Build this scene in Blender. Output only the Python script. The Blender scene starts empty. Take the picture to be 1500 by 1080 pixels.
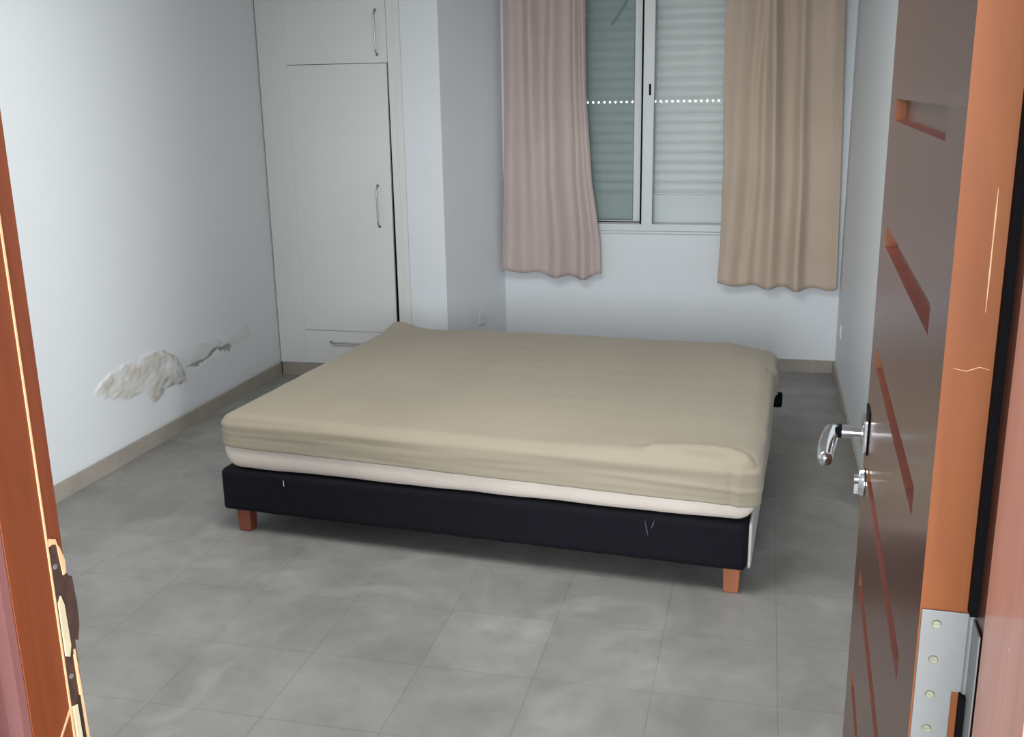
import bpy, bmesh, math, random
from mathutils import Vector, Matrix, noise
random.seed(4)
S = bpy.context.scene
COL = S.collection
PI = math.pi
R = math.radians

# ------------------------------------------------------------------ camera
cd = bpy.data.cameras.new('camera'); cam = bpy.data.objects.new('camera', cd); COL.objects.link(cam)
cd.sensor_width = 36.0; cd.sensor_fit = 'HORIZONTAL'; cd.lens = 36.0 * 1512.47 / 1500.0; cd.clip_start = 0.02
pit, yaw, rol = R(-15.0666), R(13.7195), R(-0.9919)
fw = Vector((-math.sin(yaw) * math.cos(pit), math.cos(yaw) * math.cos(pit), math.sin(pit)))
r0 = Vector((math.cos(yaw), math.sin(yaw), 0)); u0 = r0.cross(fw)
rr = r0 * math.cos(rol) + u0 * math.sin(rol); uu = -r0 * math.sin(rol) + u0 * math.cos(rol)
M3 = Matrix((rr, uu, -fw)).transposed()
cam.matrix_world = Matrix.Translation((0, 0, 1.6)) @ M3.to_4x4()
S.camera = cam

# ------------------------------------------------------------------ light
W = bpy.data.worlds.new('world'); S.world = W; W.use_nodes = True
bg = W.node_tree.nodes['Background']; bg.inputs[0].default_value = (0.90, 0.95, 1.0, 1); bg.inputs[1].default_value = 0.55

def area(name, loc, target, sx, sy, power, color):
    l = bpy.data.lights.new(name, 'AREA'); l.shape = 'RECTANGLE'; l.size = sx; l.size_y = sy; l.energy = power; l.color = color
    o = bpy.data.objects.new(name, l); COL.objects.link(o); o.location = loc
    o.rotation_euler = (Vector(target) - Vector(loc)).to_track_quat('-Z', 'Z').to_euler(); return o
area('corridor_daylight', (0.2, -7.0, 2.0), (-0.4, 4.5, 0.9), 5.4, 2.6, 1090, (0.94, 0.97, 1.0))
area('corridor_window_light', (5.45, -5.5, 1.6), (-2.75, 3.8, 1.1), 0.8, 1.8, 760, (0.97, 0.99, 1.0))
area('room_fill_light', (-1.0, 2.3, 2.62), (-1.0, 2.3, 0), 1.2, 1.2, 54, (1.0, 0.985, 0.96))  # unseen fill light added under the ceiling to lift the whole room
area('backdrop_wall_lamp', (-0.6, 6.9, 4.6), (-0.6, 9.0, 1.6), 3.0, 1.5, 1200, (1.0, 0.98, 0.92))  # unseen lamp added to light the backdrop wall behind the shutter holes
S.view_settings.view_transform = 'Standard'; S.view_settings.look = 'None'
S.view_settings.exposure = 0.0; S.view_settings.gamma = 1.0; S.view_settings.use_curve_mapping = False

# ------------------------------------------------------------------ materials
def srgb(r, g, b):
    f = lambda c: ((c / 255) / 12.92 if c / 255 <= 0.04045 else ((c / 255 + 0.055) / 1.055) ** 2.4)
    return (f(r), f(g), f(b), 1)
def mat(name, col, rough=0.5, metal=0.0, var=0.0, nscale=6.0, bump=0.0, bscale=80.0, stretch=(1, 1, 1), coat=0.0, spec=0.5):
    m = bpy.data.materials.new(name); m.use_nodes = True; nt = m.node_tree; N = nt.nodes; L = nt.links
    p = N['Principled BSDF']; p.inputs['Base Color'].default_value = col; p.inputs['Roughness'].default_value = rough
    p.inputs['Metallic'].default_value = metal; p.inputs['Coat Weight'].default_value = coat; p.inputs['Coat Roughness'].default_value = 0.12
    p.inputs['Specular IOR Level'].default_value = spec
    tc = N.new('ShaderNodeTexCoord'); mp = N.new('ShaderNodeMapping'); mp.inputs['Scale'].default_value = stretch
    L.new(tc.outputs['Object'], mp.inputs[0])
    if var:
        n = N.new('ShaderNodeTexNoise'); n.inputs['Scale'].default_value = nscale; n.inputs['Detail'].default_value = 6
        L.new(mp.outputs[0], n.inputs['Vector'])
        rp = N.new('ShaderNodeValToRGB'); a = tuple(max(0, c * (1 - var)) for c in col[:3]) + (1,); b = tuple(min(1, c * (1 + var)) for c in col[:3]) + (1,)
        rp.color_ramp.elements[0].color = a; rp.color_ramp.elements[0].position = .3
        rp.color_ramp.elements[1].color = b; rp.color_ramp.elements[1].position = .7
        L.new(n.outputs['Fac'], rp.inputs[0]); L.new(rp.outputs[0], p.inputs['Base Color'])
    if bump:
        n2 = N.new('ShaderNodeTexNoise'); n2.inputs['Scale'].default_value = bscale; n2.inputs['Detail'].default_value = 3
        L.new(mp.outputs[0], n2.inputs['Vector'])
        b = N.new('ShaderNodeBump'); b.inputs['Strength'].default_value = bump; b.inputs['Distance'].default_value = 0.002
        L.new(n2.outputs['Fac'], b.inputs['Height']); L.new(b.outputs[0], p.inputs['Normal'])
    return m

M = {}
M['wall'] = mat('wall_paint', srgb(224, 229, 233), 0.55, var=0.02, nscale=1.5, bump=0.12, bscale=60)
M['ceiling'] = mat('ceiling_paint', srgb(228, 230, 230), 0.8, var=0.02)
M['laminate'] = mat('wardrobe_laminate', srgb(222, 225, 223), 0.4, var=0.02, nscale=2)
M['inside'] = mat('wardrobe_inside_shade', srgb(40, 38, 36), 0.9, var=0.1)  # near-black colour stands in for the unlit interior behind the door gap
M['ceramic'] = mat('baseboard_tile', srgb(158, 152, 143), 0.42, var=0.10, nscale=7)
M['grout'] = mat('baseboard_joint', srgb(190, 188, 182), 0.7, var=0.05)
M['alu'] = mat('white_aluminium', srgb(214, 220, 220), 0.35, var=0.02, nscale=4)
M['alu_grey'] = mat('grey_seal', srgb(120, 130, 132), 0.5, var=0.05)
M['shutter'] = mat('shutter_plastic', srgb(222, 227, 226), 0.45, var=0.02, nscale=5)
M['rubber_and_gaps'] = mat('black_rubber_and_gaps', srgb(8, 9, 15), 0.8, var=0.1, spec=0.15)  # rubber parts, and black strips that stand in for dark gaps
M['chrome'] = mat('chrome', srgb(225, 228, 232), 0.12, 1.0, var=0.02)
M['satin'] = mat('satin_nickel', srgb(190, 192, 190), 0.3, 1.0, var=0.03)
M['steel'] = mat('hinge_steel', srgb(150, 153, 153), 0.5, 0.4, var=0.03, nscale=30)
M['screw'] = mat('screw_head', srgb(178, 180, 160), 0.35, 0.7, var=0.1, nscale=200)
M['black_fab'] = mat('base_black_fabric', srgb(9, 10, 19), 0.85, var=0.18, nscale=14, bump=0.5, bscale=260, spec=0.25)
M['side_fab'] = mat('base_side_fabric', srgb(196, 194, 190), 0.85, var=0.05, nscale=20, bump=0.3, bscale=200)
M['mattress'] = mat('mattress_ticking', srgb(222, 212, 202), 0.85, var=0.045, nscale=5, bump=0.4, bscale=140)
M['leg'] = mat('leg_wood', srgb(128, 70, 50), 0.45, var=0.22, nscale=14, stretch=(1, 1, .25), bump=0.1)
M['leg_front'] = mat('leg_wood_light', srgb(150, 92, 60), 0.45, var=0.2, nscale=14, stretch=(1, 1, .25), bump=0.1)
M['plastic'] = mat('socket_plastic', srgb(222, 224, 224), 0.35, var=0.01)
M['socket_hole'] = mat('socket_hole', srgb(70, 72, 76), 0.6, var=0.05)
M['cream_wood'] = mat('bare_wood', srgb(236, 196, 150), 0.7, var=0.12, nscale=30, stretch=(1, 1, .2))
M['putty'] = mat('pale_filler', srgb(226, 212, 178), 0.75, var=0.08, nscale=25)
M['brown_metal'] = mat('rusted_brown_plate', srgb(92, 68, 60), 0.55, 0.3, var=0.3, nscale=60)
M['dark_hole'] = mat('mortise_dark', srgb(50, 36, 32), 0.9, var=0.2, nscale=60)
M['thread'] = mat('white_thread', srgb(220, 220, 215), 0.8, var=0.02)
M['scuff'] = mat('grey_scuff', srgb(84, 86, 98), 0.8, var=0.1)
M['strap'] = mat('shutter_strap', srgb(196, 206, 202), 0.8, var=0.04)

def wood(name, col, dark, rough=0.3, coat=0.5, patch=False):
    m = bpy.data.materials.new(name); m.use_nodes = True; nt = m.node_tree; N = nt.nodes; L = nt.links
    p = N['Principled BSDF']; p.inputs['Roughness'].default_value = rough
    p.inputs['Coat Weight'].default_value = coat; p.inputs['Coat Roughness'].default_value = 0.16
    tc = N.new('ShaderNodeTexCoord'); mp = N.new('ShaderNodeMapping'); mp.inputs['Scale'].default_value = (14, 14, 1.2)
    L.new(tc.outputs['Object'], mp.inputs[0])
    n = N.new('ShaderNodeTexNoise'); n.inputs['Scale'].default_value = 3; n.inputs['Detail'].default_value = 8; n.inputs['Distortion'].default_value = 0.8
    L.new(mp.outputs[0], n.inputs['Vector'])
    rp = N.new('ShaderNodeValToRGB'); rp.color_ramp.elements[0].color = dark; rp.color_ramp.elements[0].position = .25
    rp.color_ramp.elements[1].color = col; rp.color_ramp.elements[1].position = .72
    L.new(n.outputs['Fac'], rp.inputs[0]); L.new(rp.outputs[0], p.inputs['Base Color'])
    if patch:   # small paint chips of worn varnish
        n3 = N.new('ShaderNodeTexNoise'); n3.inputs['Scale'].default_value = 22; n3.inputs['Detail'].default_value = 3
        L.new(tc.outputs['Object'], n3.inputs['Vector'])
        r3 = N.new('ShaderNodeValToRGB'); r3.color_ramp.elements[0].position = .735; r3.color_ramp.elements[1].position = .76
        L.new(n3.outputs['Fac'], r3.inputs[0])
        mx = N.new('ShaderNodeMixRGB'); L.new(r3.outputs[0], mx.inputs[0]); L.new(rp.outputs[0], mx.inputs[1]); mx.inputs[2].default_value = srgb(235, 200, 185)
        L.new(mx.outputs[0], p.inputs['Base Color'])
    b = N.new('ShaderNodeBump'); b.inputs['Strength'].default_value = 0.08; b.inputs['Distance'].default_value = 0.002
    L.new(n.outputs['Fac'], b.inputs['Height']); L.new(b.outputs[0], p.inputs['Normal'])
    return m
M['door'] = wood('varnished_door_wood', srgb(88, 54, 42), srgb(77, 44, 34), 0.34, 0.22)
M['edge'] = wood('orange_varnished_edge', srgb(148, 82, 30), srgb(132, 69, 23), 0.6, 0.0)
M['groove'] = wood('groove_wood', srgb(112, 50, 34), srgb(92, 38, 27), 0.45, 0.2)
M['frame'] = wood('varnished_frame_wood', srgb(140, 68, 30), srgb(120, 54, 23), 0.45, 0.15, patch=True)
M['frame_bevel'] = wood('worn_frame_moulding_lit', srgb(215, 158, 142), srgb(200, 140, 124), 0.4, 0.4, patch=True)  # base colour lightened to make up for weak light on the right jamb
M['frame_bevel_left'] = wood('worn_frame_moulding_dimmed', srgb(140, 96, 94), srgb(126, 82, 80), 0.4, 0.4, patch=True)  # same moulding, base colour darkened against the stronger light on the left

def floor_mat():
    m = bpy.data.materials.new('cement_look_tiles'); m.use_nodes = True; nt = m.node_tree; N = nt.nodes; L = nt.links
    p = N['Principled BSDF']
    tc = N.new('ShaderNodeTexCoord'); mp = N.new('ShaderNodeMapping'); mp.inputs['Location'].default_value = (0.9079 + 0.334 * 20, -2.1755 + 0.334 * 40, 0)
    L.new(tc.outputs['Object'], mp.inputs[0])
    br = N.new('ShaderNodeTexBrick'); br.offset = 0; br.squash = 1; br.inputs['Scale'].default_value = 1
    br.inputs['Brick Width'].default_value = 0.3342; br.inputs['Row Height'].default_value = 0.3342
    br.inputs['Mortar Size'].default_value = 0.0016; br.inputs['Mortar Smooth'].default_value = 0.3; br.inputs['Bias'].default_value = 0
    br.inputs['Color1'].default_value = srgb(132, 131, 128); br.inputs['Color2'].default_value = srgb(138, 137, 134); br.inputs['Mortar'].default_value = srgb(118, 117, 113)
    L.new(mp.outputs[0], br.inputs['Vector'])
    def noise_(scale, det, lo, hi, dist=0.0):
        n = N.new('ShaderNodeTexNoise'); n.inputs['Scale'].default_value = scale; n.inputs['Detail'].default_value = det; n.inputs['Distortion'].default_value = dist
        L.new(tc.outputs['Object'], n.inputs['Vector'])
        r = N.new('ShaderNodeMapRange'); r.inputs[1].default_value = .3; r.inputs[2].default_value = .7; r.inputs[3].default_value = lo; r.inputs[4].default_value = hi
        L.new(n.outputs['Fac'], r.inputs[0]); return r.outputs[0]
    def mul(c, f):
        x = N.new('ShaderNodeMixRGB'); x.blend_type = 'MULTIPLY'; x.inputs[0].default_value = 1
        L.new(c, x.inputs[1]); L.new(f, x.inputs[2]); return x.outputs[0]
    c = mul(br.outputs['Color'], noise_(3.6, 5, .84, 1.12, .5)); c = mul(c, noise_(16, 6, .94, 1.06)); c = mul(c, noise_(90, 3, .97, 1.03))
    # whitish cement smears, brushed on the tile
    s = N.new('ShaderNodeTexNoise'); s.inputs['Scale'].default_value = 2.1; s.inputs['Detail'].default_value = 4; s.inputs['Distortion'].default_value = 1.2
    L.new(tc.outputs['Object'], s.inputs['Vector'])
    sr = N.new('ShaderNodeMapRange'); sr.inputs[1].default_value = .55; sr.inputs[2].default_value = .70; sr.inputs[4].default_value = .38; L.new(s.outputs['Fac'], sr.inputs[0])
    mx = N.new('ShaderNodeMixRGB'); L.new(sr.outputs[0], mx.inputs[0]); L.new(c, mx.inputs[1]); mx.inputs[2].default_value = srgb(172, 172, 171)
    L.new(mx.outputs[0], p.inputs['Base Color'])
    L.new(noise_(5, 4, .36, .52), p.inputs['Roughness'])
    b = N.new('ShaderNodeBump'); b.inputs['Strength'].default_value = 0.12; b.inputs['Distance'].default_value = 0.0015; b.invert = True
    L.new(br.outputs['Fac'], b.inputs['Height']); L.new(b.outputs[0], p.inputs['Normal'])
    return m
M['floor'] = floor_mat()

def fabric(name, col, var, wave=900, bump=0.25):
    m = bpy.data.materials.new(name); m.use_nodes = True; nt = m.node_tree; N = nt.nodes; L = nt.links
    p = N['Principled BSDF']; p.inputs['Roughness'].default_value = 0.9; p.inputs['Specular IOR Level'].default_value = 0.2; p.inputs['Sheen Weight'].default_value = 0.15
    tc = N.new('ShaderNodeTexCoord')
    mp = N.new('ShaderNodeMapping'); mp.inputs['Scale'].default_value = (1, 1, 6); L.new(tc.outputs['Object'], mp.inputs[0])
    n = N.new('ShaderNodeTexNoise'); n.inputs['Scale'].default_value = 2.0; n.inputs['Detail'].default_value = 5; L.new(tc.outputs['Object'], n.inputs['Vector'])
    w = N.new('ShaderNodeTexNoise'); w.inputs['Scale'].default_value = 70; w.inputs['Detail'].default_value = 4; L.new(mp.outputs[0], w.inputs['Vector'])
    ad = N.new('ShaderNodeMath'); ad.operation = 'MULTIPLY_ADD'; ad.inputs[1].default_value = 0.35; L.new(w.outputs['Fac'], ad.inputs[0]); L.new(n.outputs['Fac'], ad.inputs[2])
    rp = N.new('ShaderNodeValToRGB'); rp.color_ramp.elements[0].position = .45; rp.color_ramp.elements[1].position = .9
    rp.color_ramp.elements[0].color = tuple(c * (1 - var) for c in col[:3]) + (1,); rp.color_ramp.elements[1].color = tuple(min(1, c * (1 + var)) for c in col[:3]) + (1,)
    L.new(ad.outputs[0], rp.inputs[0]); L.new(rp.outputs[0], p.inputs['Base Color'])
    b = N.new('ShaderNodeBump'); b.inputs['Strength'].default_value = bump; b.inputs['Distance'].default_value = 0.0015
    L.new(w.outputs['Fac'], b.inputs['Height']); L.new(b.outputs[0], p.inputs['Normal'])
    return m
M['sheet'] = fabric('beige_fitted_sheet', srgb(157, 148, 131), 0.06)
M['curtain_l'] = fabric('rose_beige_curtain', srgb(194, 179, 174), 0.08)
M['curtain_r'] = fabric('tan_curtain', srgb(196, 178, 161), 0.08)

def glass(name, tint, refl):
    m = bpy.data.materials.new(name); m.use_nodes = True; nt = m.node_tree; N = nt.nodes; L = nt.links
    N.remove(N['Principled BSDF']); out = N['Material Output']
    t = N.new('ShaderNodeBsdfTransparent'); t.inputs[0].default_value = tint
    g = N.new('ShaderNodeBsdfGlossy'); g.inputs['Roughness'].default_value = 0.03
    fr = N.new('ShaderNodeFresnel'); fr.inputs[0].default_value = refl
    mx = N.new('ShaderNodeMixShader'); L.new(fr.outputs[0], mx.inputs[0]); L.new(t.outputs[0], mx.inputs[1]); L.new(g.outputs[0], mx.inputs[2]); L.new(mx.outputs[0], out.inputs[0])
    return m
M['glass_green'] = glass('green_tinted_glass', (0.82, 0.855, 0.852, 1), 1.08)
M['glass_clear'] = glass('clear_glass', (0.97, 0.98, 0.98, 1), 1.05)

def wall_left_mat():
    m = mat('wall_paint_damp', srgb(224, 229, 233), 0.55, bump=0.12, bscale=60); nt = m.node_tree; N = nt.nodes; L = nt.links; p = N['Principled BSDF']
    at = N.new('ShaderNodeAttribute'); at.attribute_name = 'stain'; sp = N.new('ShaderNodeSeparateColor'); L.new(at.outputs['Color'], sp.inputs[0])
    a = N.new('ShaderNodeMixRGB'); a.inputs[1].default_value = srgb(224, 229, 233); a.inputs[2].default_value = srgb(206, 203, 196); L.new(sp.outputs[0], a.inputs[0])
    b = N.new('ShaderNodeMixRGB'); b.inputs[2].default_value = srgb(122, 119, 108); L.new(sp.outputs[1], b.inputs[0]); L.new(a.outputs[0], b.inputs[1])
    L.new(b.outputs[0], p.inputs['Base Color']); return m
M['wall_left'] = wall_left_mat()

# ------------------------------------------------------------------ helpers
def tag(o, label=None, cat=None, group=None, kind=None):
    if label: o['label'] = label
    if cat: o['category'] = cat
    if group: o['group'] = group
    if kind: o['kind'] = kind
    return o
def empty(name, loc=(0, 0, 0), rz=0, label=None, cat=None, group=None):
    o = bpy.data.objects.new(name, None); COL.objects.link(o); o.location = loc; o.rotation_euler = (0, 0, rz); o.empty_display_size = .05
    return tag(o, label, cat, group)
def obj(name, bm, m, parent=None, smooth=False, bevel=0, mats=None):
    bmesh.ops.recalc_face_normals(bm, faces=bm.faces)
    me = bpy.data.meshes.new(name); bm.to_mesh(me); bm.free()
    for x in (mats or [m]): me.materials.append(x)
    if smooth:
        for f in me.polygons: f.use_smooth = True
    o = bpy.data.objects.new(name, me); COL.objects.link(o)
    if parent: o.parent = parent
    if bevel:
        md = o.modifiers.new('bevel', 'BEVEL'); md.width = bevel; md.segments = 3; md.limit_method = 'ANGLE'; md.angle_limit = R(40)
    return o
def box(bm, x0, x1, y0, y1, z0, z1, mi=0):
    v = [bm.verts.new((x, y, z)) for x in (x0, x1) for y in (y0, y1) for z in (z0, z1)]
    for q in ((0, 1, 3, 2), (4, 6, 7, 5), (0, 4, 5, 1), (2, 3, 7, 6), (0, 2, 6, 4), (1, 5, 7, 3)):
        f = bm.faces.new([v[i] for i in q]); f.material_index = mi
    return v
def prism(bm, pts, z0, z1, mi=0):
    a = [bm.verts.new((x, y, z0)) for x, y in pts]; b = [bm.verts.new((x, y, z1)) for x, y in pts]
    bm.faces.new(a[::-1]).material_index = mi; bm.faces.new(b).material_index = mi
    n = len(pts)
    for i in range(n): bm.faces.new((a[i], a[(i + 1) % n], b[(i + 1) % n], b[i])).material_index = mi
def prism_axis(bm, pts, t0, t1, axis):   # outline in the plane across an axis
    def P(a, b, t): return {'x': (t, a, b), 'y': (a, t, b), 'z': (a, b, t)}[axis]
    A = [bm.verts.new(P(a, b, t0)) for a, b in pts]; B = [bm.verts.new(P(a, b, t1)) for a, b in pts]
    bm.faces.new(A[::-1]); bm.faces.new(B); n = len(pts)
    for i in range(n): bm.faces.new((A[i], A[(i + 1) % n], B[(i + 1) % n], B[i]))
def cyl(bm, p0, p1, r, n=20, r2=None):
    p0, p1 = Vector(p0), Vector(p1); d = (p1 - p0).normalized(); a = d.orthogonal().normalized(); b = d.cross(a); r2 = r if r2 is None else r2
    A = []; B = []
    for i in range(n):
        t = 2 * PI * i / n; v = a * math.cos(t) + b * math.sin(t); A.append(bm.verts.new(p0 + v * r)); B.append(bm.verts.new(p1 + v * r2))
    bm.faces.new(A[::-1]); bm.faces.new(B)
    for i in range(n): bm.faces.new((A[i], A[(i + 1) % n], B[(i + 1) % n], B[i]))
def tube(bm, pts, r, n=12):
    pts = [Vector(p) for p in pts]; rings = []; prev = None
    for i, p in enumerate(pts):
        d = (pts[min(i + 1, len(pts) - 1)] - pts[max(i - 1, 0)]).normalized()
        a = d.orthogonal().normalized() if prev is None else (prev - d * prev.dot(d)).normalized(); prev = a; b = d.cross(a)
        rad = r[i] if isinstance(r, (list, tuple)) else r
        rings.append([bm.verts.new(p + (a * math.cos(2 * PI * k / n) + b * math.sin(2 * PI * k / n)) * rad) for k in range(n)])
    bm.faces.new(rings[0][::-1]); bm.faces.new(rings[-1])
    for A, B in zip(rings, rings[1:]):
        for k in range(n): bm.faces.new((A[k], A[(k + 1) % n], B[(k + 1) % n], B[k]))
def sm(e0, e1, x):
    t = min(1, max(0, (x - e0) / (e1 - e0))); return t * t * (3 - 2 * t)
def lerp(a, b, t): return a + (b - a) * t
def pw(x, pts):
    if x <= pts[0][0]: return pts[0][1]
    for (a, u), (b, v) in zip(pts, pts[1:]):
        if x <= b: return lerp(u, v, (x - a) / (b - a))
    return pts[-1][1]

# ------------------------------------------------------------------ room dimensions (metres)
XLA, XLB = -2.803, -2.7255          # left wall at y = 0.885 and y = 6.0
YD0, YD1 = 0.70, 0.885              # doorway wall
YC, YB, XR = 5.427, 5.995, 0.441
XP, XN = -1.692, -1.488
ZC = 2.72
def xl(y): return XLA + (XLB - XLA) * (y - 0.885) / (6.0 - 0.885)
JL, JR = -0.720, 0.196              # clear opening of the doorway

bm = bmesh.new(); box(bm, -3.1, 3.0, -3.4, 6.3, -0.12, 0); tag(obj('floor', bm, M['floor']), 'grey cement-look square floor tiles across the bedroom', kind='structure')
bm = bmesh.new(); box(bm, -3.0, 0.75, YD0, 6.3, ZC, ZC + .12); tag(obj('ceiling', bm, M['ceiling']), kind='structure')

# left wall with the damp, flaking plaster low down
def damp(y, z):
    """relief height, pale stain, dark stain"""
    n1 = noise.noise(Vector((y * 9, z * 14, 0))); n2 = noise.noise(Vector((y * 26, z * 34, 3))); n3 = noise.noise(Vector((y * 60, z * 70, 7)))
    # large blister
    cy_, cz_ = 4.07, lerp(.335, .325, (y - 3.7) / .7)
    top = pw(y, [(3.70, .37), (3.76, .40), (3.92, .448), (4.1, .452), (4.25, .440), (4.36, .375), (4.43, .26)])
    bot = pw(y, [(3.70, .36), (3.78, .315), (3.92, .285), (4.06, .262), (4.12, .208), (4.2, .218), (4.27, .235), (4.43, .225)])
    e = .012 + .014 * n2
    m1 = sm(-.004, .018, min(top - z, z - bot, y - 3.70, 4.44 - y) + .016 * n1 + .007 * n2 + .004 * n3 - .002)
    # ragged crack and scrape further along
    c2 = pw(y, [(4.46, .300), (4.52, .290), (4.62, .292), (4.72, .322), (4.80, .305), (4.90, .298)])
    w2 = pw(y, [(4.46, .006), (4.55, .016), (4.62, .010), (4.68, .018), (4.72, .014), (4.86, .021), (4.90, .0)]) + .007 * n3
    m2 = sm(0, .008, w2 - abs(z - c2 + .010 * n2) + .008 * n2) * (1 if 4.45 < y < 4.92 else 0)
    top3 = pw(y, [(4.48, .36), (4.56, .405), (4.72, .385), (4.86, .36), (5.06, .39), (5.12, .35)])
    m3 = sm(-.002, .016, min(top3 - z, z - c2, y - 4.47, 5.1 - y) + .018 * n1 + .008 * n2)
    m4 = sm(.012, .004, math.hypot(y - 5.05, z - .372) + .004 * n2)
    h = m1 * (.0045 + .004 * n1 + .0035 * n2 + .002 * n3) + m3 * .002 * (1 + n2) - m2 * .004
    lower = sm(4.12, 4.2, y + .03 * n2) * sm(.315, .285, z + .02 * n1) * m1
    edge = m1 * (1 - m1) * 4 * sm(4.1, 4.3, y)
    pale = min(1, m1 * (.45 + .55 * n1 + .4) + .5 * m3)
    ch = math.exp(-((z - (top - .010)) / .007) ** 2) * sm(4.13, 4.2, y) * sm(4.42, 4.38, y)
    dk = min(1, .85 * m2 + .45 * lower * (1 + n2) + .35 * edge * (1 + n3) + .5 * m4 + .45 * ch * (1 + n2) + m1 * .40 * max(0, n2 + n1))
    return h, max(0, pale), max(0, dk)
bm = bmesh.new(); colr = bm.loops.layers.color.new('stain')
ys = [0.70] + [.885 + i * .28 for i in range(10)] + [3.62 + i * .0085 for i in range(int(1.58 / .0085))] + [5.25, 5.6, 6.1]
zs = [0, .1] + [.16 + i * .0055 for i in range(int(.34 / .0055))] + [.55, .8, 1.2, 1.7, 2.2, ZC]
ys = sorted(y for y in ys if not (3.40 < y < 3.61))
G = [[None] * len(zs) for _ in ys]; V = {}
for i, y in enumerate(ys):
    for j, z in enumerate(zs):
        h, a, b = damp(y, z) if 3.62 < y < 5.2 and .16 <= z < .5 else (0, 0, 0)
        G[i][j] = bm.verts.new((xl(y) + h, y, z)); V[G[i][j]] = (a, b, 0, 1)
for i in range(len(ys) - 1):
    for j in range(len(zs) - 1):
        f = bm.faces.new((G[i][j], G[i + 1][j], G[i + 1][j + 1], G[i][j + 1])); f.smooth = True
        for l in f.loops: l[colr] = V[l.vert]
me_ = bm
# give it thickness behind
bk = [bm.verts.new(p) for p in ((-3.0, .70, 0), (-3.0, 6.1, 0), (-3.0, 6.1, ZC), (-3.0, .70, ZC))]
bm.faces.new(bk)
bm.faces.new([bk[0], bk[1]] + [G[i][0] for i in range(len(ys) - 1, -1, -1)])
bm.faces.new([bk[3], bk[2]] + [G[i][-1] for i in range(len(ys) - 1, -1, -1)])
bm.faces.new([bk[0], bk[3]] + [G[0][j] for j in range(len(zs) - 1, -1, -1)])
bm.faces.new([bk[1], bk[2]] + [G[-1][j] for j in range(len(zs) - 1, -1, -1)])
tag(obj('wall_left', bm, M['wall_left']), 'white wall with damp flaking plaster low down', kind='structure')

bm = bmesh.new(); box(bm, XR, .7, YD0, 6.3, 0, ZC); tag(obj('wall_right', bm, M['wall']), kind='structure')
# window wall with its opening
WX0, WX1, WZ0, WZ1 = -1.30, 0.12, 0.800, 2.28
bm = bmesh.new()
box(bm, -3.0, WX0, YB, 6.3, 0, ZC); box(bm, WX1, .5, YB, 6.3, 0, ZC); box(bm, WX0, WX1, YB, 6.3, 0, WZ0); box(bm, WX0, WX1, YB, 6.3, WZ1, ZC)
tag(obj('wall_back', bm, M['wall']), 'pale wall with the window and curtains', kind='structure')
# masonry pier between wardrobe and window niche
bm = bmesh.new(); prism(bm, [(-1.903, YC), (XP, YC), (XN, YB + .02), (-1.903, YB + .02)], 0, ZC)
tag(obj('wall_pier', bm, M['wall']), 'white pier between wardrobe and window niche', kind='structure')
# doorway wall
bm = bmesh.new()
box(bm, -3.0, JL - .035, YD0 + .02, YD1 - .004, 0, ZC); box(bm, JR + .035, .5, YD0 + .02, YD1 - .004, 0, ZC); box(bm, JL - .035, JR + .035, YD0 + .02, YD1 - .004, 2.10, ZC)
tag(obj('wall_front', bm, M['wall']), kind='structure')

bm = bmesh.new(); box(bm, -4.5, 4.0, 9.0, 9.15, -.1, 3.2); tag(obj('wall_added_backdrop', bm, M['wall']), 'white wall added outside the window to show bright through the shutter holes', kind='structure')  # unseen wall added as a bright backdrop for the shutter holes
# baseboards, ceramic, with joints
def baseboard(name, p0, p1, nrm, h=.073, t=.010, joint=.334, off=0.0, z0=0.0):
    p0, p1, nrm = Vector(p0), Vector(p1), Vector(nrm).normalized(); d = p1 - p0; L = d.length; d.normalize()
    bm = bmesh.new(); s = -off
    while s < L:
        a, b = max(0, s + .0012), min(L, s + joint - .0012)
        if b > a + .002:
            q0 = p0 + d * a; q1 = p0 + d * b
            prism(bm, [tuple(q0), tuple(q1), tuple(q1 + nrm * t), tuple(q0 + nrm * t)], z0, h)
        s += joint
    prism(bm, [tuple(p0), tuple(p1), tuple(p1 + nrm * (t - .0015)), tuple(p0 + nrm * (t - .0015))], z0, h - .001, 1)
    return tag(obj(name, bm, None, mats=[M['ceramic'], M['grout']]), kind='structure')
def b2(x, y): return (x, y)
baseboard('baseboard_left', (xl(.9) + .0005, .9), (xl(YC) + .0005, YC - .012), (1, 0), off=.1)
baseboard('baseboard_back', (XN + .006, YB - .0005), (XR - .012, YB - .0005), (0, -1), off=.2)
baseboard('baseboard_right', (XR - .0005, .9), (XR - .0005, YB - .001), (-1, 0), off=.15)
baseboard('baseboard_wardrobe', (xl(YC) + .012, YC + .012), (XP, YC + .012 - .0125), (0, -1), off=.1) if False else None
baseboard('baseboard_wardrobe', (xl(YC) + .012, YC + .0105), (-1.906, YC + .0105), (0, -1), off=.12)
baseboard('baseboard_pier', (-1.902, YC - .0005), (XP, YC - .0005), (0, -1), off=.12)
d_ = Vector((XN - XP, YB - YC)).normalized()
baseboard('baseboard_niche', (XP + d_.y * .0005, YC), (XN + d_.y * .0005 - d_.x * .012, YB - .014), (d_.y, -d_.x), off=.05)
baseboard('baseboard_front', (xl(.9) + .012, YD1 - .0035), (JL - .08, YD1 - .0035), (0, 1))

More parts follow.
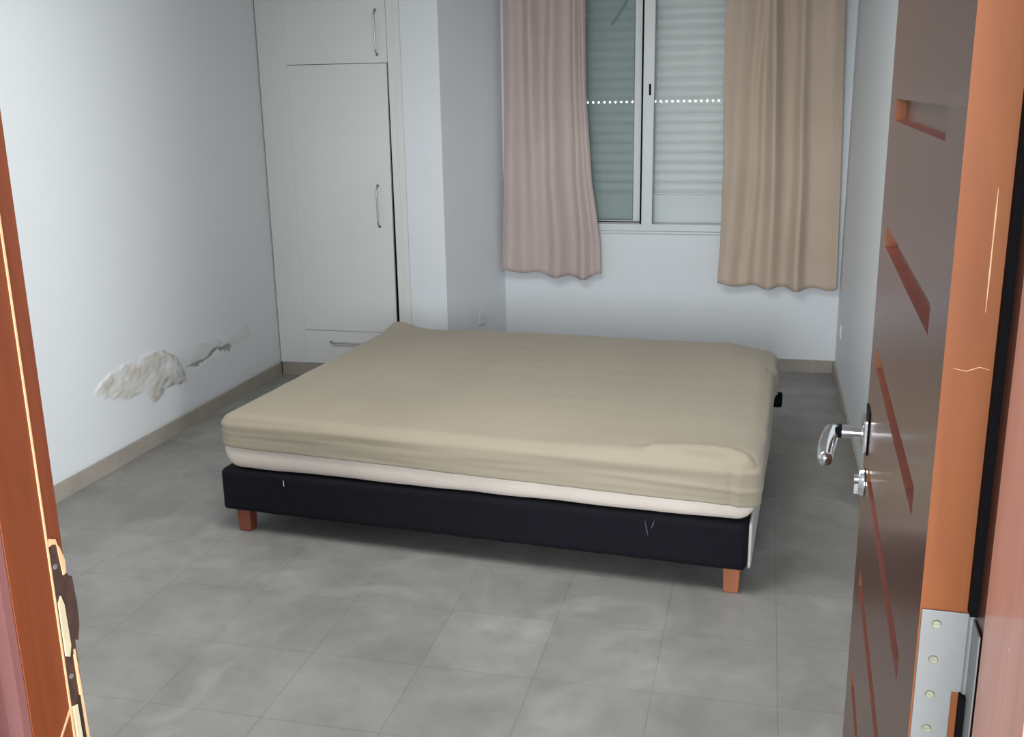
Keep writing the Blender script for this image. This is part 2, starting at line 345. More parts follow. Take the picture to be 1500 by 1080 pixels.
# ------------------------------------------------------------------ wardrobe
WL = xl(YC) + .006
wd = empty('wardrobe', (WL, YC, 0), 0, 'tall built-in white wardrobe in the corner beside the damp-stained wall', 'wardrobe')
def wl(*a): return a
def wb(bm, x0, x1, y0, y1, z0, z1): box(bm, x0 - WL, x1 - WL, y0 - YC, y1 - YC, z0, z1)
DX0, DX1 = -2.561, -1.985
bm = bmesh.new()
wb(bm, WL, DX0 - .0003, YC, YC + .02, .074, ZC - .01)          # left filler panel
wb(bm, WL, WL + .02, YC + .02, YB - .03, .074, ZC - .01)
wb(bm, -1.978, -1.904, YC, YC + .02, .074, ZC - .01)            # right stile
wb(bm, -1.924, -1.904, YC + .02, YB - .03, .074, ZC - .01)
obj('frame', bm, M['laminate'], wd, bevel=.0015)
bm = bmesh.new(); wb(bm, -1.938, -1.9032, YC - .006, YC - .0002, .074, ZC - .01); obj('cover_strip', bm, M['laminate'], wd, bevel=.002)
bm = bmesh.new()
wb(bm, WL + .021, -1.925, YB - .03, YB - .015, .075, ZC - .02); wb(bm, WL + .021, -1.925, YC + .03, YB - .03, .075, .093)
wb(bm, WL + .021, -1.925, YC + .03, YB - .03, 1.745, 1.763); wb(bm, WL + .021, -1.925, YC + .03, YB - .03, .268, .280)
for z in (.75, 1.2): wb(bm, WL + .021, -1.925, YC + .06, YB - .03, z, z + .018)
wb(bm, DX0 - .02, DX0 - .005, YC + .021, YB - .03, .093, 1.745)
obj('interior', bm, M['inside'], wd)
def bar_handle(parent, x, y, z, L, vert=True, r=.0045, st=.028):
    bm = bmesh.new(); n = 24; pts = []
    for k in range(n + 1):
        t = k / n; s = (t - .5) * L; o = st * (min(1, math.sin(PI * t) * 4.5) if 0 < t < 1 else 0)
        pts.append((x, y - o, z + s) if vert else (x + s, y - o, z))
    tube(bm, pts, r, 10)
    for s in (-.5, .5):
        c = (x, y, z + s * L) if vert else (x + s * L, y, z); cyl(bm, c, (c[0], c[1] - .004, c[2]), .008, 14)
    return obj('handle', bm, M['satin'], parent, smooth=True)
def wdoor(z0, z1, x0, x1, top_shift=0.0, yaw_=0.0):
    bm = bmesh.new()
    pts = [(x0 - WL, z0), (x1 - WL - top_shift, z0), (x1 - WL, z1), (x0 - WL, z1)]
    prism_axis(bm, pts, 0.0, .018, 'y')
    o = obj('door', bm, M['laminate'], wd, bevel=.0012); return o
dU = wdoor(1.756, ZC - .02, DX0, -1.980)
bar_handle(dU, -2.035 - WL, 0, 1.91, .225)
dL = wdoor(.275, 1.753, DX0, -1.986, .011); dL['label'] = 'tall wardrobe door sagging slightly ajar'
bar_handle(dL, -2.068 - WL, 0, .994, .225)
bm = bmesh.new(); wb(bm, DX0, -1.980, YC, YC + .018, .0755, .2725); dr = obj('drawer', bm, M['laminate'], wd, bevel=.0012)
bar_handle(dr, -2.29 - WL, 0, .208, .225, vert=False)

# ------------------------------------------------------------------ window
win = empty('window_1', (0, YB, 0)); tag(win, 'white sliding window with its roller shutter down', kind='structure')
def yb(bm, x0, x1, y0, y1, z0, z1, mi=0): box(bm, x0, x1, y0, y1, z0, z1, mi)   # y relative to wall plane
bm = bmesh.new()
fz0 = WZ0 + .002
yb(bm, WX0 + .002, WX1 - .002, -.012, .085, fz0, fz0 + .040); yb(bm, WX0 + .002, WX1 - .002, -.012, .085, WZ1 - .045, WZ1 - .002)
yb(bm, WX0 + .002, WX0 + .045, -.011, .084, fz0 + .04, WZ1 - .045); yb(bm, WX1 - .045, WX1 - .002, -.011, .084, fz0 + .04, WZ1 - .045)
obj('outer_frame', bm, M['alu'], win, bevel=.003)
bm = bmesh.new(); yb(bm, WX0 - .01, WX1 + .01, -.013, -.0005, WZ0 - .014, WZ0 + .001); obj('window_sill', bm, M['alu'], win, bevel=.004)
def sash(x0, x1, y0, y1, z0, z1, st, gl, glm, seal=True, r=.045):
    bm = bmesh.new()
    yb(bm, x0, x0 + st[0], y0, y1, z0, z1); yb(bm, x1 - st[1], x1, y0, y1, z0, z1)
    yb(bm, x0 + st[0], x1 - st[1], y0, y1, z0, z0 + r); yb(bm, x0 + st[0], x1 - st[1], y0, y1, z1 - .05, z1)
    s = obj('sash', bm, M['alu'], win, bevel=.002)
    ym = (y0 + y1) / 2
    bm = bmesh.new(); yb(bm, x0 + st[0] + .0003, x1 - st[1] - .0003, ym - .003, ym + .003, z0 + r + .0003, z1 - .0503); obj('glass_pane', bm, glm, s)
    bm = bmesh.new(); a, b, c, d = x0 + st[0], x1 - st[1], z0 + r, z1 - .05; k = .0045
    for q in ((a + .0002, a + k, c, d), (b - k, b - .0002, c, d), (a + k, b - k, c + .0002, c + k), (a + k, b - k, d - k, d - .0002)): yb(bm, q[0], q[1], y0 + .0005, ym - .0035, q[2], q[3])
    obj('glazing_seal', bm, M['alu_grey'], s); return s
zS0, zS1 = fz0 + .0405, WZ1 - .0455
# inner track sash (right), outer track sash (left, green glass)
sR = sash(-.679, WX1 - .046, -.004, .028, zS0 - .028, zS1, (.061, .05), None, M['glass_clear'], r=.022)
sL = sash(WX0 + .046, -.690, .036, .066, zS0 - .005, zS1, (.05, .042), None, M['glass_green'], r=.020)
bm = bmesh.new(); yb(bm, -.6895, -.6795, .004, .034, zS0 - .004, zS1); obj('sash_gap_strip', bm, M['rubber_and_gaps'], win)  # black strip put in for the dark gap between the sashes
bm = bmesh.new(); yb(bm, WX0 + .046, -.6795, -.0045, -.0005, zS0 + .008, zS0 + .014); obj('track_gap', bm, M['rubber_and_gaps'], win)
bm = bmesh.new(); pts = [(-.641 + .006 * math.cos(t) , 1.593 + (.026 if math.sin(t) > 0 else -.026) + .006 * math.sin(t)) for t in [2 * PI * k / 20 for k in range(20)]]
prism_axis(bm, pts, -.0055, -.0042, 'y'); o = obj('latch_slot', bm, M['rubber_and_gaps'], sR)
# roller shutter
sh = []
SX0, SX1, SY = WX0 + .01, WX1 - .01, .115
bm = bmesh.new(); z = 1.010; k = 0; pitch_ = .056
prof = lambda z0, z1: [(SY + .004 - .006 * math.sin(PI * t) ** .8, lerp(z0, z1, t)) for t in [i / 8 for i in range(9)]]
zz = 1.010; dots = None
while zz < WZ1:
    if dots is None and zz + pitch_ > 1.541:
        dots = (zz, zz + .024); zz += .024; continue
    z1_ = zz + pitch_ - .0035
    pr_ = prof(zz, z1_); out = [(SY + .012, z1_), (SY + .012, zz)]
    prism_axis(bm, pr_ + out, SX0, SX1, 'x')
    yb(bm, SX0, SX1, SY + .007, SY + .010, z1_, z1_ + .0035)
    zz += pitch_
obj('shutter_slats', bm, M['shutter'], win)
# the perforated strip between two slats: real holes onto the lit wall added outside
bm = bmesh.new(); z0, z1 = dots; zc = (z0 + z1) / 2; z0 -= .008; z1 += .004; px = .0325; n = int((SX1 - SX0) / px); x0 = SX0
for i in range(n + 1):
    a = x0 + i * px; b = min(SX1, a + px); c = (a + b) / 2
    if b - a < px * .9:
        q = [bm.verts.new((x, SY + .006, z)) for x, z in ((a, z0), (b, z0), (b, z1), (a, z1))]; bm.faces.new(q); continue
    co = [bm.verts.new((x, SY + .006, z)) for x, z in ((a, z0), (b, z0), (b, z1), (a, z1))]
    ri = [bm.verts.new((c + .0062 * math.cos(t), SY + .006, zc + .0058 * math.sin(t))) for t in [R(225 + 30 * j) for j in range(12)]]
    for s in range(4):
        seg = [ri[(3 * s + j) % 12] for j in range(4)]
        bm.faces.new([co[s], co[(s + 1) % 4]] + seg[::-1])
o = obj('perforated_slat', bm, M['shutter'], win)
md = o.modifiers.new('solid', 'SOLIDIFY'); md.thickness = .0015
bm = bmesh.new(); yb(bm, SX0, SX1, SY - .008, SY + .014, WZ0 + .004, 1.001); yb(bm, SX0, SX1, SY + .004, SY + .010, 1.001, 1.0099)
obj('shutter_bottom_board', bm, M['shutter'], win, bevel=.004)
bm = bmesh.new(); tube(bm, [(-.765, .100, 2.14), (-.80, .100, 2.06), (-.85, .100, 1.985), (-.875, .100, 1.95)], .0055, 8)
obj('pull_cord', bm, M['strap'], win, smooth=True)

# ------------------------------------------------------------------ curtains
def curtain(name, label, m, ctrl_l, ctrl_r, z0f, ztop, folds, y0, diag, seed):
    """ctrl_l/ctrl_r: z -> x of the hem sides; folds: list of (u, depth, width)"""
    bm = bmesh.new(); nu, nz = 150, 70; g = []
    for i in range(nu + 1):
        u = i / nu; row = []
        zb = z0f(u)
        for j in range(nz + 1):
            t = j / nz; z = lerp(zb, ztop, t)
            xa, xb = pw(z, ctrl_l), pw(z, ctrl_r); x = lerp(xa, xb, u)
            h = (z - .5) / 1.7
            y = 0
            for (uu, dep, wid, drift) in folds:
                c = uu + drift * h + .012 * noise.noise(Vector((z * 2.2, uu * 9, seed)))
                w = wid * (1.15 - .3 * h)
                y -= 1.35 * dep * math.exp(-((u - c) / w) ** 2) * (.75 + .25 * math.sin(z * 1.7 + uu * 11))
            y += .006 * noise.noise(Vector((u * 7, z * 1.3, seed))) + .002 * noise.noise(Vector((u * 30, z * 9, seed)))
            if j < 2: y += .0015
            row.append(bm.verts.new((x, y0 + y, z)))
        g.append(row)
    for i in range(nu):
        for j in range(nz): bm.faces.new((g[i][j], g[i + 1][j], g[i + 1][j + 1], g[i][j + 1])).smooth = True
    o = obj(name, bm, m, smooth=True); md = o.modifiers.new('solid', 'SOLIDIFY'); md.thickness = .0025; md.offset = 0
    return tag(o, label, 'curtain', 'curtains at the window')
ZT = 2.42
curtain('curtain', 'rose-beige curtain hanging left of the window, nearest the wardrobe', M['curtain_l'],
        [(.5, -1.496), (1.2, -1.470), (2.05, -1.462), (2.4, -1.455)], [(.5, -.900), (.75, -.905), (1.1, -.955), (1.6, -.988), (2.05, -.992), (2.4, -1.0)],
        lambda u: .562 + .010 * math.sin(u * 21) - .028 * sm(.2, .75, u) + .018 * sm(.85, 1, u), ZT,
        [(.10, .050, .085, 0), (.35, .060, .085, .0), (.57, .055, .085, .03), (.83, .070, .050, .06), (.97, .035, .04, 0)], YB - .062, 0, 1)
curtain('curtain', 'tan curtain hanging right of the window, near the right wall', M['curtain_r'],
        [(.5, -.232), (.75, -.222), (1.2, -.222), (1.6, -.236), (2.05, -.238), (2.4, -.235)], [(.5, .420), (1.2, .402), (2.05, .372), (2.4, .365)],
        lambda u: .505 + .008 * math.sin(u * 24 + 1) + .012 * sm(.5, 0, u) - .006 * u, ZT,
        [(.07, .045, .09, .10), (.24, .035, .04, .10), (.44, .070, .055, -.02), (.66, .065, .050, 0), (.89, .035, .11, 0)], YB - .062, 0, 5)
rod = empty('curtain_rod', (0, YB, ZT + .012), 0, 'white curtain rod above the window', 'curtain rod')
bm = bmesh.new(); cyl(bm, (XN + .03, -.08, 0), (XR - .03, -.08, 0), .011); obj('rod', bm, M['alu'], rod, smooth=True)
for x in (XN + .07, XR - .06):
    bm = bmesh.new(); box(bm, x - .006, x + .006, -.08, 0, -.006, .006); box(bm, x - .02, x + .02, -.004, 0, -.03, .03)
    obj('bracket', bm, M['alu'], rod)

# ------------------------------------------------------------------ sockets
def socket(loc, rz, label):
    s = empty('wall_socket', loc, rz, label, 'socket', 'wall sockets near the window')
    bm = bmesh.new(); box(bm, -.037, .037, -.009, 0, -.040, .040); obj('face_plate', bm, M['plastic'], s, bevel=.004)
    bm = bmesh.new(); cyl(bm, (0, -.0092, 0), (0, -.011, 0), .021, 28); obj('socket_well', bm, M['socket_hole'] if False else M['plastic'], s)
    bm = bmesh.new()
    for x in (-.0095, .0095): cyl(bm, (x, -.0112, 0), (x, -.0118, 0), .0028, 12)
    obj('pin_holes', bm, M['socket_hole'], s)
t_ = .5; sx = lerp(XP, XN, .55); sy = lerp(YC, YB, .55)
socket((sx + d_.y * .0004, sy - d_.x * .0004, .315), math.atan2(d_.y, d_.x), 'white wall socket on the niche side wall left of the window')
socket((XR - .0004, 5.66, .325), -PI / 2, 'white wall socket low on the right wall')

# ------------------------------------------------------------------ bed
BO = Vector((-1.925, 3.272, 0)); BA = R(-4.4); BL, BD = 1.935, 1.585
def bedroot(name, label, cat): return empty(name, BO, BA, label, cat)
base = bedroot('bed_base', 'low black upholstered bed base on short wooden legs', 'bed base')
def rbox_pts(bm, x0, x1, y0, y1, z0, z1, r, nx, ny, nz, f=None, smooth=True):
    """rounded box from a fine grid over six faces; f displaces (p, n)->p"""
    lo, hi = Vector((x0, y0, z0)), Vector((x1, y1, z1)); cache = {}
    def ax(n, a, b): # denser near the ends
        return [lerp(a, b, i / n) for i in range(n + 1)]
    X, Y, Z = ax(nx, x0, x1), ax(ny, y0, y1), ax(nz, z0, z1)
    rv = r if isinstance(r, (tuple, list)) else (r, r, r)
    def vert(i, j, k):
        key = (i, j, k)
        if key in cache: return cache[key]
        p = Vector((X[i], Y[j], Z[k])); c = Vector([min(max(p[a], lo[a] + rv[a]), hi[a] - rv[a]) for a in range(3)]); d = p - c
        dn = Vector([d[a] / rv[a] for a in range(3)])
        if dn.length > 1e-6:
            m_ = max(abs(q) for q in dn); dn = dn.normalized() * m_; p = c + Vector([dn[a] * rv[a] for a in range(3)])
        n = dn.normalized() if dn.length > 1e-6 else Vector((0, 0, 1))
        if f: p = f(p, n)
        cache[key] = bm.verts.new(p); return cache[key]
    def quad(a, b, c, d):
        fc = bm.faces.new((vert(*a), vert(*b), vert(*c), vert(*d))); fc.smooth = smooth
    for i in range(nx):
        for j in range(ny):
            quad((i, j, nz), (i + 1, j, nz), (i + 1, j + 1, nz), (i, j + 1, nz)); quad((i, j, 0), (i, j + 1, 0), (i + 1, j + 1, 0), (i + 1, j, 0))
    for i in range(nx):
        for k in range(nz):
            quad((i, 0, k), (i + 1, 0, k), (i + 1, 0, k + 1), (i, 0, k + 1)); quad((i, ny, k), (i, ny, k + 1), (i + 1, ny, k + 1), (i + 1, ny, k))
    for j in range(ny):
        for k in range(nz):
            quad((0, j, k), (0, j, k + 1), (0, j + 1, k + 1), (0, j + 1, k)); quad((nx, j, k), (nx, j + 1, k), (nx, j + 1, k + 1), (nx, j, k + 1))
bm = bmesh.new()
rbox_pts(bm, -.008, BL - .004, 0, BD, .088, .252, (.02, .018, .014), 120, 60, 14, lambda p, n: p + n * (.002 * noise.noise(p * 9) + .0008 * noise.noise(p * 40)))
obj('upholstered_frame', bm, M['black_fab'], base, smooth=True)
bm = bmesh.new(); rbox_pts(bm, BL - .003, BL + .009, .022, BD - .17, .090, .250, (.005, .008, .012), 4, 60, 12)
o = obj('side_cover', bm, M['side_fab'], base, smooth=True); o['label'] = 'pale fabric cover on the end of the base'
bm = bmesh.new(); rbox_pts(bm, BL - .02, BL + .044, BD - .06, BD - .03, .185, .255, (.008, .008, .008), 4, 4, 4); obj('corner_stop', bm, M['rubber_and_gaps'], base)
def narrow(o, keep=False):
    for v in o.data.vertices:
        v.co.x -= (.040 if keep else .060) * max(0, v.co.x / BL) * min(1.05, max(0, v.co.y / BD)) - (0 if keep else .012) * max(0, 1 - v.co.x / BL) * (1 - min(1, max(0, v.co.y / BD)))
def bleg(x, y, m):
    bm = bmesh.new(); vs = box(bm, x - .028, x + .028, y - .028, y + .028, 0, .094)
    for v in vs:
        if v.co.z < .05: v.co.x = x + (v.co.x - x) * .86; v.co.y = y + (v.co.y - y) * .86
    return obj('leg', bm, m, base, bevel=.004)
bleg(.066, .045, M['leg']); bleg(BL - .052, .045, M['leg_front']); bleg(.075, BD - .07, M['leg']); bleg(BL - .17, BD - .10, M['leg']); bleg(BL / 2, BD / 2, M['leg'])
bm = bmesh.new(); tube(bm, [(.262, -.002, .232), (.264, -.004, .212)], .0012, 6); o = obj('loose_thread', bm, M['thread'], base)
for (x, z, dx, dz) in ((1.60, .232, .012, -.055), (1.632, .235, -.010, -.03)):
    bm = bmesh.new(); tube(bm, [(x, -.0005, z), (x + dx * .5, -.0010, z + dz * .5), (x + dx, -.0005, z + dz)], [.0005, .0022, .0005], 6)
    obj('scuff_mark', bm, M['scuff'], base)

MZ0, MZ1 = .2560, .448
matt = bedroot('mattress', 'off-white mattress showing below the beige sheet on the bed base', 'mattress')
def mf(p, n):
    q = p.copy()
    # lower left corner rises like a rounded cushion
    q += n * .004 * noise.noise(p * 5)
    dip = sm(1.55, 1.93, p.x) * sm(1.0, 1.6, p.y) * sm(.34, .44, p.z); q.z -= .034 * dip; q.x -= .045 * dip
    return q
bm = bmesh.new(); rbox_pts(bm, -.002, BL + .018, -.004, BD - .01, MZ0, MZ1, (.065, .035, .070), 140, 90, 16, mf); obj('cover', bm, M['mattress'], matt, smooth=True)

sheet = None
def hem(x, y):
    return pw(x, [(-.02, .350), (.3, .346), (.7, .340), (1.2, .330), (1.6, .322), (1.95, .318)])
FR = [(1.62, .035), (1.72, .060), (1.80, .070), (1.86, .060), (1.905, .025), (1.925, -.005)]
def seg_d(x, y, pts):
    b = 9
    for (a0, b0), (a1, b1) in zip(pts, pts[1:]):
        dx, dy = a1 - a0, b1 - b0; t = max(0, min(1, ((x - a0) * dx + (y - b0) * dy) / (dx * dx + dy * dy))); b = min(b, math.hypot(x - a0 - t * dx, y - b0 - t * dy))
    return b
SZ1 = .462
def sf(p, n):
    q = p.copy(); x, y = p.x, p.y
    tz = (p.z - .30) / (SZ1 - .30)
    if n.z > .7 or p.z > SZ1 - .02:
        cx = (x / BL - .5) * 2; cy = (y / BD - .5) * 2
        q.z += .010 * (1 - cx * cx) * (1 - cy * cy) + .004 * noise.noise(Vector((x * 2.2, y * 2.2, 2)))
        # stretched cloth: long soft drag lines
        q.z += .0014 * noise.noise(Vector((x * 2.0 + y * 1.2, y * 13, 5))) + .0010 * noise.noise(Vector((x * 18, y * 7, 9)))
        # full corner at the far right, peaked one at far left
        q.z += .010 * math.exp(-((x - 1.80) / .17) ** 2 - ((y - 1.40) / .30) ** 2)
        q.z += .024 * math.exp(-((x - .04) / .10) ** 2 - ((y - 1.56) / .10) ** 2)
        q.z += .010 * math.exp(-((x - .1) / .4) ** 2 - (y / .5) ** 2)
        q.z -= .010 * math.exp(-((x - .25) / .16) ** 2 - ((y - 1.56) / .10) ** 2)
        # fold across the near right corner
        d = seg_d(x, y, FR); q.z += .013 * math.exp(-(d / .022) ** 2) - .007 * math.exp(-((d - .04) / .02) ** 2) * (1 if y > .06 or x > 1.9 else .2)
        q.z += .010 * sm(1.3, 1.8, x) * sm(.30, .08, y)
    # sides
    if abs(n.z) < .7:
        w = sm(.46, .36, p.z)
        k = .0025 * noise.noise(Vector((x * 3, y * 3, p.z * 20))) + .0014 * noise.noise(Vector((x * 2.2, y * 2.2, p.z * 70)))
        k += .006 * w * noise.noise(Vector((x * 1.6 + 4, y * 2, 1)))
        if x > 1.2: k += .005 * math.exp(-((p.z - hem(x, y) - .022 - .02 * (1.95 - x)) / .007) ** 2) * sm(1.3, 1.7, x)
        if y < .1: k += .006 * math.exp(-((x - 1.900) / .010) ** 2) - .006 * math.exp(-((x - 1.872) / .007) ** 2)
        if x > 1.8: # hanging side folds on the right end
            k += .010 * math.exp(-((y - 1.30) / .035) ** 2) - .010 * math.exp(-((y - 1.20) / .03) ** 2) + .005 * math.exp(-((y - .35) / .06) ** 2) + .006 * w * sm(.9, 1.4, y)
        q += Vector((n.x, n.y, 0)) * k
    if q.x > 1.7: q.x -= .028 * sm(.38, .46, p.z) * sm(.7, 1.5, y) * sm(1.7, 1.93, q.x); q.z -= .020 * sm(1.72, 1.93, x) * sm(1.2, 1.6, y) * sm(.42, .46, p.z)
    return q
bm = bmesh.new()
def zmap(p, n):
    q = sf(p, n)
    h = hem(p.x, p.y); t = (q.z - .27) / (.452 - .27)
    if t < 1: q.z = lerp(h, .452, max(0, t)) + .0015 * noise.noise(Vector((p.x * 12, p.y * 12, 0))) * (1 - t)
    return q
rbox_pts(bm, -.006, BL + .030, -.014, BD + .004, .27 - .06, SZ1, (.062, .050, .050), 240, 190, 26, zmap)
# open the underside: only keep the cloth itself
dele = [f for f in bm.faces if f.calc_center_median().z < .46 and all(v.co.z < hem(v.co.x, v.co.y) + .0035 for v in f.verts)]
bmesh.ops.delete(bm, geom=dele, context='FACES')
sh_ = obj('fitted_sheet', bm, M['sheet'], smooth=True)
sh_.location = BO; sh_.rotation_euler = (0, 0, BA)
md = sh_.modifiers.new('solid', 'SOLIDIFY'); md.thickness = .002; md.offset = 1
tag(sh_, 'wrinkled beige fitted sheet stretched over the mattress', 'bed sheet')

for o in COL.objects:
    if o.type == 'MESH' and (o == sh_ or o.parent in (matt, base)) and not o.name.startswith('leg'): narrow(o, o.parent == base)

# ------------------------------------------------------------------ doorway frame (right and left jambs, head)
FH = 2.06
fr = empty('trim_1', (0, YD1, 0)); tag(fr, 'worn orange-brown varnished wooden door frame', kind='structure')
def y_(v): return v - YD1
# left jamb, profile in (x, y)
bm = bmesh.new()
pl = [(JL, YD1), (JL, .8610), (JL + .0015, .8600), (JL + .0015, .8000), (JL - .034, .8000), (JL - .034, YD1)]
prism(bm, [(x, y_(y)) for x, y in pl], 0, FH + .03)
obj('jamb', bm, M['frame'], fr, bevel=.0008)
bm = bmesh.new()
pm = [(JL + .001, .7995), (JL - .001, .790), (JL - .007, .778), (JL - .010, .768), (JL - .010, .7625), (JL - .034, .7625), (JL - .034, .7995)]
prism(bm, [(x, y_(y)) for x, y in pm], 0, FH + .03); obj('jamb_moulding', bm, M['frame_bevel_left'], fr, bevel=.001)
bm = bmesh.new(); prism(bm, [(x, y_(y)) for x, y in [(JL - .004, .762), (JL + .001, .754), (JL + .001, .70), (JL - .034, .70), (JL - .034, .762)]], 0, FH + .03); obj('jamb_casing', bm, M['frame'], fr, bevel=.001)
bm = bmesh.new(); box(bm, JL + .0016, JL + .0026, y_(.8583), y_(.8607), 0, FH); o = obj('bare_wood_line', bm, M['cream_wood'], fr)
# right jamb
bm = bmesh.new()
pr2 = [(JR, YD1), (JR, .8455), (JR + .034, .8455), (JR + .034, YD1)]
prism(bm, [(x, y_(y)) for x, y in pr2], 0, FH + .03); obj('jamb', bm, M['door'], fr, bevel=.001)
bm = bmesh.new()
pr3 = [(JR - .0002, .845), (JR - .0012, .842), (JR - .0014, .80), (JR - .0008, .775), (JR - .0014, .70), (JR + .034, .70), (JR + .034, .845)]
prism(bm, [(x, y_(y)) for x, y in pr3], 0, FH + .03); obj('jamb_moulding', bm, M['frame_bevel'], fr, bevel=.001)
# head
bm = bmesh.new(); box(bm, JL + .003, JR - .006, y_(.70), y_(YD1), FH, FH + .035); obj('head', bm, M['frame'], fr, bevel=.001)
# room-side architraves
bm = bmesh.new()
box(bm, JL - .075, JL - .012, 0.0005, .012, 0, FH + .07); box(bm, JL - .012, JR + .012, .0005, .012, FH + .012, FH + .07); box(bm, JR + .0125, JR + .075, .0005, .010, 0, FH + .07)
obj('architrave', bm, M['frame'], fr, bevel=.003)

# forced strike area on the left jamb
XJ = JL
def jx(bm, pts, x0, x1):  # outline in (y, z) on the jamb face
    prism_axis(bm, [(y_(a), b) for a, b in pts], x0, x1, 'x')
bm = bmesh.new()
jx(bm, [(.8615, 1.135), (.866, 1.142), (.874, 1.140), (.876, 1.105), (.8855, 1.100), (.8855, 1.095), (.8855, 1.03), (.880, 1.012), (.874, 1.004), (.8745, .955), (.8700, .950), (.8625, .95), (.862, 1.01), (.8625, 1.075), (.862, 1.10)], XJ + .0004, XJ + .0018)
sp = obj('strike_plate', bm, M['brown_metal'], fr); sp['label'] = 'bent brown metal strike plate'
bm = bmesh.new(); jx(bm, [(.8850, 1.098), (.8915, 1.094), (.894, 1.06), (.893, 1.035), (.8875, 1.018), (.8850, 1.02)], XJ - .004, XJ + .0015); obj('plate_lip', bm, M['brown_metal'], sp)
bm = bmesh.new()
for (a, b) in ((.8665, 1.117), (.8675, .985), (.8705, .868)): cyl(bm, (XJ + .0019, y_(a), b), (XJ + .0032, y_(a), b), .003, 12)
obj('screw', bm, M['steel'], sp)
bm = bmesh.new()
jx(bm, [(.863, 1.075), (.868, 1.082), (.8715, 1.07), (.873, 1.02), (.869, 1.008), (.863, 1.012)], XJ + .0019, XJ + .0034)
jx(bm, [(.8632, .950), (.8705, .948), (.8725, .86), (.8705, .84), (.8655, .845), (.864, .90)], XJ + .0004, XJ + .0030)
obj('filler', bm, M['putty'], fr)
bm = bmesh.new()
jx(bm, [(.8735, 1.14), (.877, 1.135), (.8825, 1.118), (.8815, 1.103), (.877, 1.102), (.8755, 1.115)], XJ + .0019, XJ + .003)
jx(bm, [(.877, 1.012), (.8795, 1.012), (.8855, .835), (.881, .828), (.8785, .90)], XJ + .0004, XJ + .0025)
jx(bm, [(.862, 1.142), (.8645, 1.150), (.873, 1.146), (.8745, 1.139), (.867, 1.1425)], XJ + .0004, XJ + .0026)
obj('split_wood', bm, M['cream_wood'], fr)
bm = bmesh.new()
jx(bm, [(.8735, .950), (.8775, .955), (.8795, .87), (.8805, .833), (.8755, .825), (.8725, .838), (.8735, .862), (.8728, .89)], XJ + .0004, XJ + .0022)
obj('mortise_slot', bm, M['dark_hole'], fr)
bm = bmesh.new(); jx(bm, [(.8605, .948), (.8605, .953), (.836, .925), (.8355, .921)], XJ + .0016, XJ + .0024); o = obj('scratch', bm, M['cream_wood'], fr)
bm = bmesh.new(); box(bm, JR - .0062, JR - .0002, y_(.872), y_(YD1), 1.155, FH); box(bm, JR - .0062, JR - .0002, y_(.872), y_(YD1), 0, 1.075)
obj('dark_gap_strip', bm, M['rubber_and_gaps'], fr)  # black strip put in for the dark gap between door and jamb

# ------------------------------------------------------------------ door leaf, hinged on the right, standing open into the room
DA = R(2.0)
door = empty('door_1', (.1515, .887, 0), -DA); tag(door, 'glossy brown wooden door standing open on the right', kind='structure')
# local frame: +y runs from hinge to free edge, face looking at the doorway is x = 0, back is x = TH
TH, DW, DH = .040, .795, 2.035
ZG = [1.565, 1.387, 1.205, 1.022, .846, .668, .49, .31]; GH = .030; U0, U1 = .118, .690; ZG = [1.745, 1.925] + ZG; ZG.sort()
bm = bmesh.new()
cuts = [0.008]
for z in ZG: cuts += [z - GH / 2, z + GH / 2]
cuts.append(DH)
# front skin cut out around the slots
def quadx(x, ya, yb_, za, zb_, mi): 
    bm.faces.new([bm.verts.new(v) for v in ((x, ya, za), (x, ya, zb_), (x, yb_, zb_), (x, yb_, za))]).material_index = mi
def face4(a, b, c, d, mi): bm.faces.new([bm.verts.new(v) for v in (a, b, c, d)]).material_index = mi
for k in range(len(cuts) - 1):
    za, zb_ = cuts[k], cuts[k + 1]
    if k % 2 == 0: quadx(0, 0, DW, za, zb_, 0)
    else:
        quadx(0, 0, U0, za, zb_, 0); quadx(0, U1, DW, za, zb_, 0)
        g = .014; s = .002
        quadx(g, U0 + s, U1 - s, za + s, zb_ - s, 0)
        face4((0, U0, za), (0, U1, za), (g, U1 - s, za + s), (g, U0 + s, za + s), 1); face4((0, U0, zb_), (0, U1, zb_), (g, U1 - s, zb_ - s), (g, U0 + s, zb_ - s), 1)
        face4((0, U0, za), (0, U0, zb_), (g, U0 + s, zb_ - s), (g, U0 + s, za + s), 2); face4((0, U1, za), (0, U1, zb_), (g, U1 - s, zb_ - s), (g, U1 - s, za + s), 2)
quadx(TH, 0, DW, cuts[0], DH, 0)
face4((0, 0, .008), (TH, 0, .008), (TH, 0, DH), (0, 0, DH), 2); face4((0, DW, .008), (TH, DW, .008), (TH, DW, DH), (0, DW, DH), 2)
face4((0, 0, .008), (TH, 0, .008), (TH, DW, .008), (0, DW, .008), 2); face4((0, 0, DH), (TH, 0, DH), (TH, DW, DH), (0, DW, DH), 2)
bmesh.ops.remove_doubles(bm, verts=bm.verts, dist=1e-5)
leaf = obj('leaf', bm, None, door, mats=[M['door'], M['groove'], M['edge']])
bm = bmesh.new()
tube(bm, [(.028, -.0003, z) for z in (1.52, 1.50, 1.48, 1.45, 1.42)], [.0002, .0007, .0005, .0007, .0002], 6)
tube(bm, [(.008, -.0003, 1.372), (.018, -.0003, 1.370), (.028, -.0003, 1.374), (.036, -.0003, 1.372)], [.0002, .0004, .0004, .0002], 6)
obj('varnish_chip', bm, M['cream_wood'], leaf)
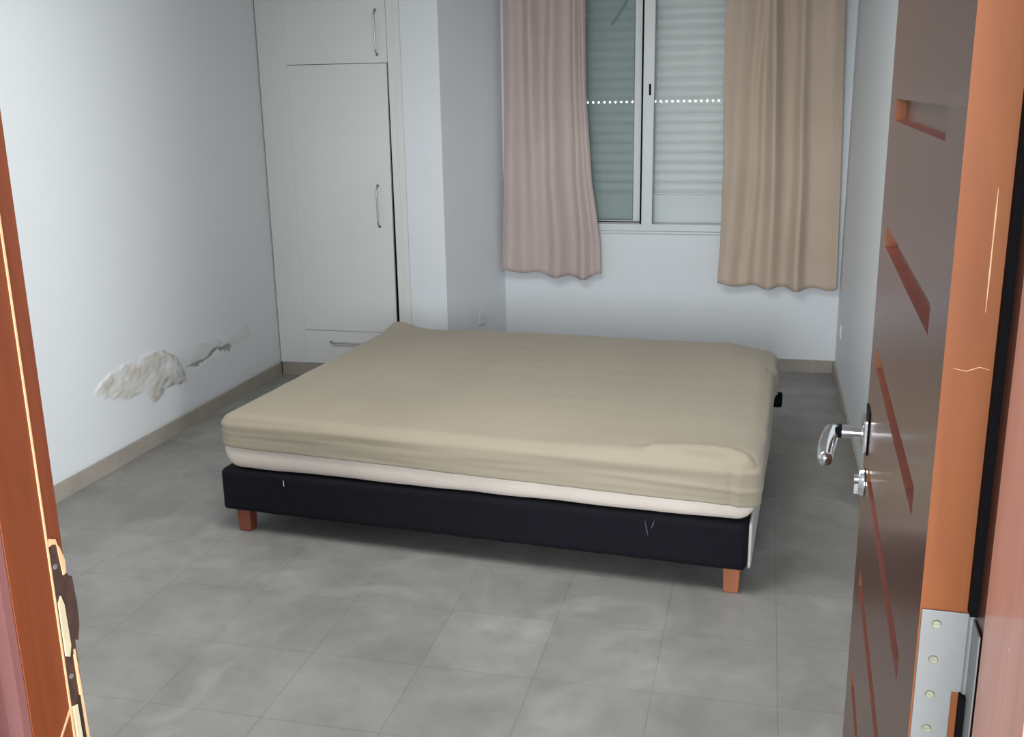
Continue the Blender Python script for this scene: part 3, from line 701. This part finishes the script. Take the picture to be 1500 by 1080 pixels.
# lever handle set
HZ, HU = 1.071, .742
bm = bmesh.new(); box(bm, -.009, -.0002, HU - .026, HU + .026, HZ - .026, HZ + .026); bp = obj('handle_rose', bm, M['chrome'], door, bevel=.003)
bm = bmesh.new(); box(bm, -.003, -.0002, HU - .029, HU + .029, HZ - .029, HZ + .040); obj('rose_backing', bm, M['rubber_and_gaps'], bp, bevel=.001)
bm = bmesh.new(); cyl(bm, (-.009, HU, HZ), (-.040, HU, HZ), .0105, 24); obj('neck', bm, M['chrome'], bp, smooth=False)
bm = bmesh.new(); cyl(bm, (-.040, HU, HZ), (-.045, HU, HZ), .0112, 24); obj('neck_collar', bm, M['rubber_and_gaps'], bp)
bm = bmesh.new(); pts = []
for k in range(15):
    t = k / 14; pts.append((-.054 - .012 * math.sin(PI * t * .5), HU + .006 - .110 * t, HZ - .002 - .012 * t))
tube(bm, pts, [.008 + .005 * math.sin(PI * (.25 + .6 * k / 14)) for k in range(15)], 20); obj('lever', bm, M['chrome'], bp, smooth=True)
bm = bmesh.new(); cyl(bm, (-.010, HU - .002, HZ - .082), (-.0002, HU - .002, HZ - .082), .021, 28, .024); ls = obj('lock_rose', bm, M['chrome'], door, bevel=.002)
bm = bmesh.new(); cyl(bm, (-.016, HU - .002, HZ - .078), (-.0102, HU - .002, HZ - .078), .008, 20); box(bm, -.0155, -.0102, HU - .006, HU + .002, HZ - .102, HZ - .080); obj('lock_cylinder', bm, M['satin'], ls)
# hinges: one leaf on the door edge, one on the jamb, barrel between (mounted on the door)
def hinge(zt, H_=.165):
    h = empty('hinge', (0, 0, zt)); h.parent = door
    nz = .098
    bm = bmesh.new()
    prism_axis(bm, [(.0015, 0), (.0425, 0), (.0425, -.078), (.0325, -.078), (.0325, -H_), (.0015, -H_)], -.0022, -.0002, 'y')
    pl_ = obj('hinge_leaf', bm, M['steel'], h, bevel=.0006)
    for z in (-.013, -.048, -.083, -.118, -.150):
        bm = bmesh.new(); cyl(bm, (.0145, -.0023, z), (.0145, -.0033, z), .0042, 18, .0034)
        box(bm, .0115, .0175, -.0038, -.0034, z - .0005, z + .0005); box(bm, .0140, .0150, -.0038, -.0034, z - .003, z + .003); obj('screw', bm, M['screw'], pl_)
    bm = bmesh.new(); cyl(bm, (.0432, -.0030, 0.002), (.0432, -.0030, -.078), .0034, 18); cyl(bm, (.0432, -.0030, -.0795), (.0432, -.0030, -H_ + .0), .0034, 18)
    obj('barrel', bm, M['steel'], h)
    bm = bmesh.new(); prism_axis(bm, [(-.039, -.002), (-.004, -.002), (-.004, -H_), (-.039, -H_)], .0428, .0440, 'x')
    o = obj('jamb_plate', bm, M['steel'], h)
for zt in (1.152, 1.90, .36): hinge(zt)
